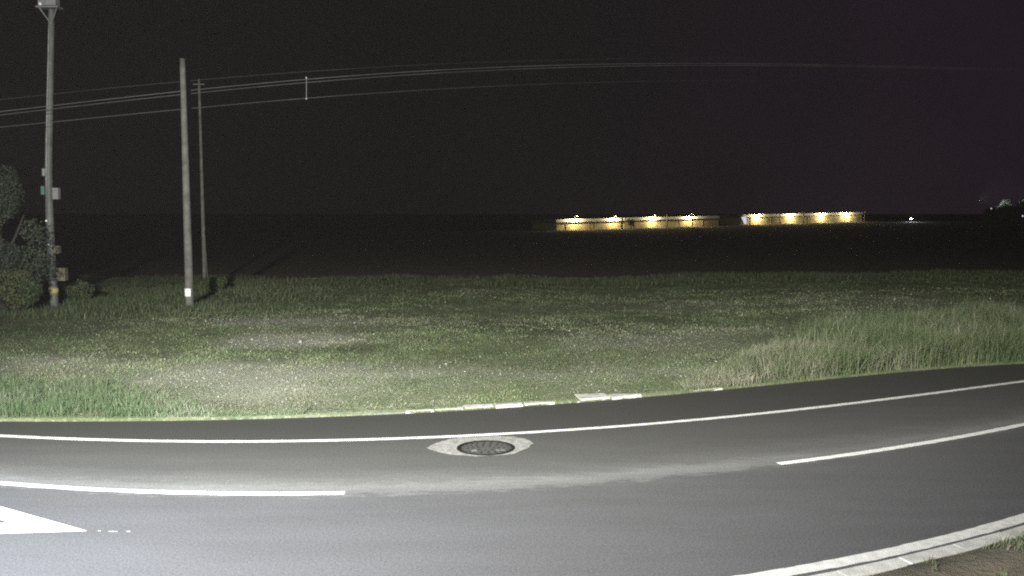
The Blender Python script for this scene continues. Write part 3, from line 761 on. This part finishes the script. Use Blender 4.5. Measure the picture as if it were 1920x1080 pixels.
for px, lab in ((1228, 'dark post in front of the middle shed below the third lamp'), (1275, 'dark post in front of the middle shed left of the fourth lamp'), (1437, 'dark post in front of the farthest shed between its first two lamps'), (1480, 'dark post in front of the farthest shed under its second lamp'), (1594, 'dark post by the right end of the farthest shed')):
    q = pA + dirv * along(px) + nv * 5
    k = q.length / F
    mb = MB(); mb.tube([(0, 0, -.3), (0, 0, 3.6)], .9 * k, 8); mb.box((0, 0, 3.66), (2.4 * k, 2.4 * k, .1))
    tag(mb.build('post', darkm, None, False, 0, (q.x, q.y, ZB + along(px) * slope)), lab, 'post', 'dark posts in front of the far sheds')
# small dark tree between the two nearer sheds
q = pA + dirv * along(1168) + nv * 3.5; q.z = ZB + along(1168) * slope
r = empty('small_tree', q); tag(r, 'small dark tree between the two nearer lit sheds, wide at the top', 'tree')
mb = MB(); mb.tube([(0, 0, -.2), (0, 0, 1.0), (.1, 0, 2.0)], [.10, .08, .03], 8); mb.build('trunk', bark, r)
crown('crown', [((random.uniform(-.9, .9) * (.3 + .35 * z), random.uniform(-.5, .5), z), (.42, .42, .4)) for z in (1.0, 1.3, 1.6, 1.8, 2.0, 2.1, 2.2, 2.3)], 1500, .12, LP * .6, r, q)
# white panel at the farthest shed's left end, its light put in as emission
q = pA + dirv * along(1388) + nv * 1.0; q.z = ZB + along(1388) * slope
pn = empty('glow_panel', q); tag(pn, 'small cool white panel with added glow at the left end of the farthest shed', 'panel')
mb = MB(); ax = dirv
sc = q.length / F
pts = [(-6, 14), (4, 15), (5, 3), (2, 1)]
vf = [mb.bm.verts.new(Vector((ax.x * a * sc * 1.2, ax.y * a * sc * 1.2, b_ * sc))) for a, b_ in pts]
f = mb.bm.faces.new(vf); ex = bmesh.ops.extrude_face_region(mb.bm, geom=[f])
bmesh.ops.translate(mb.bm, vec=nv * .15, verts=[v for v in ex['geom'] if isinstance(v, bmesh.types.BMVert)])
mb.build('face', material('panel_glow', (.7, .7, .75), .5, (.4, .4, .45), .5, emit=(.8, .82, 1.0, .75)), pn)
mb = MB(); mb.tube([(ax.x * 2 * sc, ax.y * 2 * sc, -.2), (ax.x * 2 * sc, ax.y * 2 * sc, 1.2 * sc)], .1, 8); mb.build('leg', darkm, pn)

# ------------------------------------------------------------------ distant tree and lamps at the right
q = P(1888, 424, -1.0); Yt = q.y
q = at(1888, 420, 170); q.z = -1.0
r = empty('broad_tree', q); tag(r, 'broad dark tree at the far right with its rim lit from behind', 'tree')
mb = MB(); mb.tube([(0, 0, -.3), (.1, 0, 1.6), (0, 0, 3.0), (.1, 0, 4.2)], [.35, .28, .2, .08], 10)
mb.tube([(0, 0, 1.8), (-1.6, .2, 3.0)], [.14, .05], 8); mb.tube([(0, 0, 1.8), (1.6, .2, 3.2)], [.14, .05], 8); mb.build('trunk', bark, r, True)
bl = [((random.uniform(-3.8, 3.8), random.uniform(-2, 2), 3.6 + random.uniform(0, 2.9)), (.95, .95, .8)) for _ in range(26)]
crown('crown', bl, 12000, .17, LP * .5 + .035, r, q)
def far_lamp(px, py, Y, label, colr, es, power):
    tp_ = at(px, py, Y); base = Vector((tp_.x, Y, -1.0 if Y > 100 else -.3)); r = empty('street_lamp', base); tag(r, label, 'street lamp', 'small lamps far off at the right')
    H = tp_.z - base.z; k = Y / F
    mb = MB(); mb.tube([(0, 0, -.2), (0, 0, H * .6), (0, 0, H + .1)], [.09, .07, .05], 8); mb.build('post', darkm, r)
    mb = MB(); mb.tube([(0, -.1, H - .9 * k * 1.6), (0, -.1, H - .2 * k), (0, -.1, H + .9 * k * 1.6)], [.5 * k, 1.5 * k, .5 * k], 12); mb.build('globe', material('globe_glow', (.9, .9, 1), .4, None, emit=(*colr, es)), r, True)
    if power:
        l = bpy.data.lights.new('lamp_light', 'POINT'); l.energy = power; l.color = colr; l.shadow_soft_size = .2
        lo = bpy.data.objects.new('lamp_light', l); col.objects.link(lo); lo.parent = r; lo.location = (0, -.1 - 2.0 * k, H)
far_lamp(1708, 409, 300, 'lone tiny white lamp between the farthest shed and the broad tree', (.75, .8, 1.0), .6, 1500)
far_lamp(1858, 391, 160, 'tiny lamp in front of the left side of the broad tree', (.9, .92, .9), .5, 0)
far_lamp(1917, 405, 160, 'tiny bluish lamp at the right edge below the broad tree', (.75, .75, 1.0), .8, 0)
fl = bpy.data.lights.new('yard_light', 'SPOT'); fl.spot_size = R(62); fl.spot_blend = .6; fl.energy = 11000; fl.color = (.9, .93, 1.0); fl.shadow_soft_size = .3
fo = bpy.data.objects.new('yard_light', fl); col.objects.link(fo); fo.location = at(1832, 376, 168.5); fo.rotation_euler = (at(1862, 366, 170.5) - fo.location).to_track_quat('-Z', 'Y').to_euler()
fl2 = bpy.data.lights.new('yard_light', 'SPOT'); fl2.spot_size = R(62); fl2.spot_blend = .6; fl2.energy = 7000; fl2.color = (.9, .93, 1.0); fl2.shadow_soft_size = .3
fo = bpy.data.objects.new('yard_light', fl2); col.objects.link(fo); fo.location = at(1942, 372, 168.5); fo.rotation_euler = (at(1918, 364, 170.5) - fo.location).to_track_quat('-Z', 'Y').to_euler()

# ------------------------------------------------------------------ thin haze volume, added to lift the blacks
hz = bpy.data.materials.new('black_lift_haze'); hz.use_nodes = True
t = hz.node_tree
for n in list(t.nodes):
    if n.type == 'BSDF_PRINCIPLED': t.nodes.remove(n)
v = t.nodes.new('ShaderNodeVolumePrincipled'); v.inputs['Color'].default_value = (.93, .86, .84, 1); v.inputs['Density'].default_value = 0.00014
t.links.new(v.outputs[0], t.nodes['Material Output'].inputs['Volume'])
mb = MB(); mb.hexa([(x, y, z) for z in (-3.0, 32.0) for x, y in ((-300, -60), (300, -60), (300, 620), (-300, 620))])
tag(mb.build('added_haze', hz), kind='stuff')
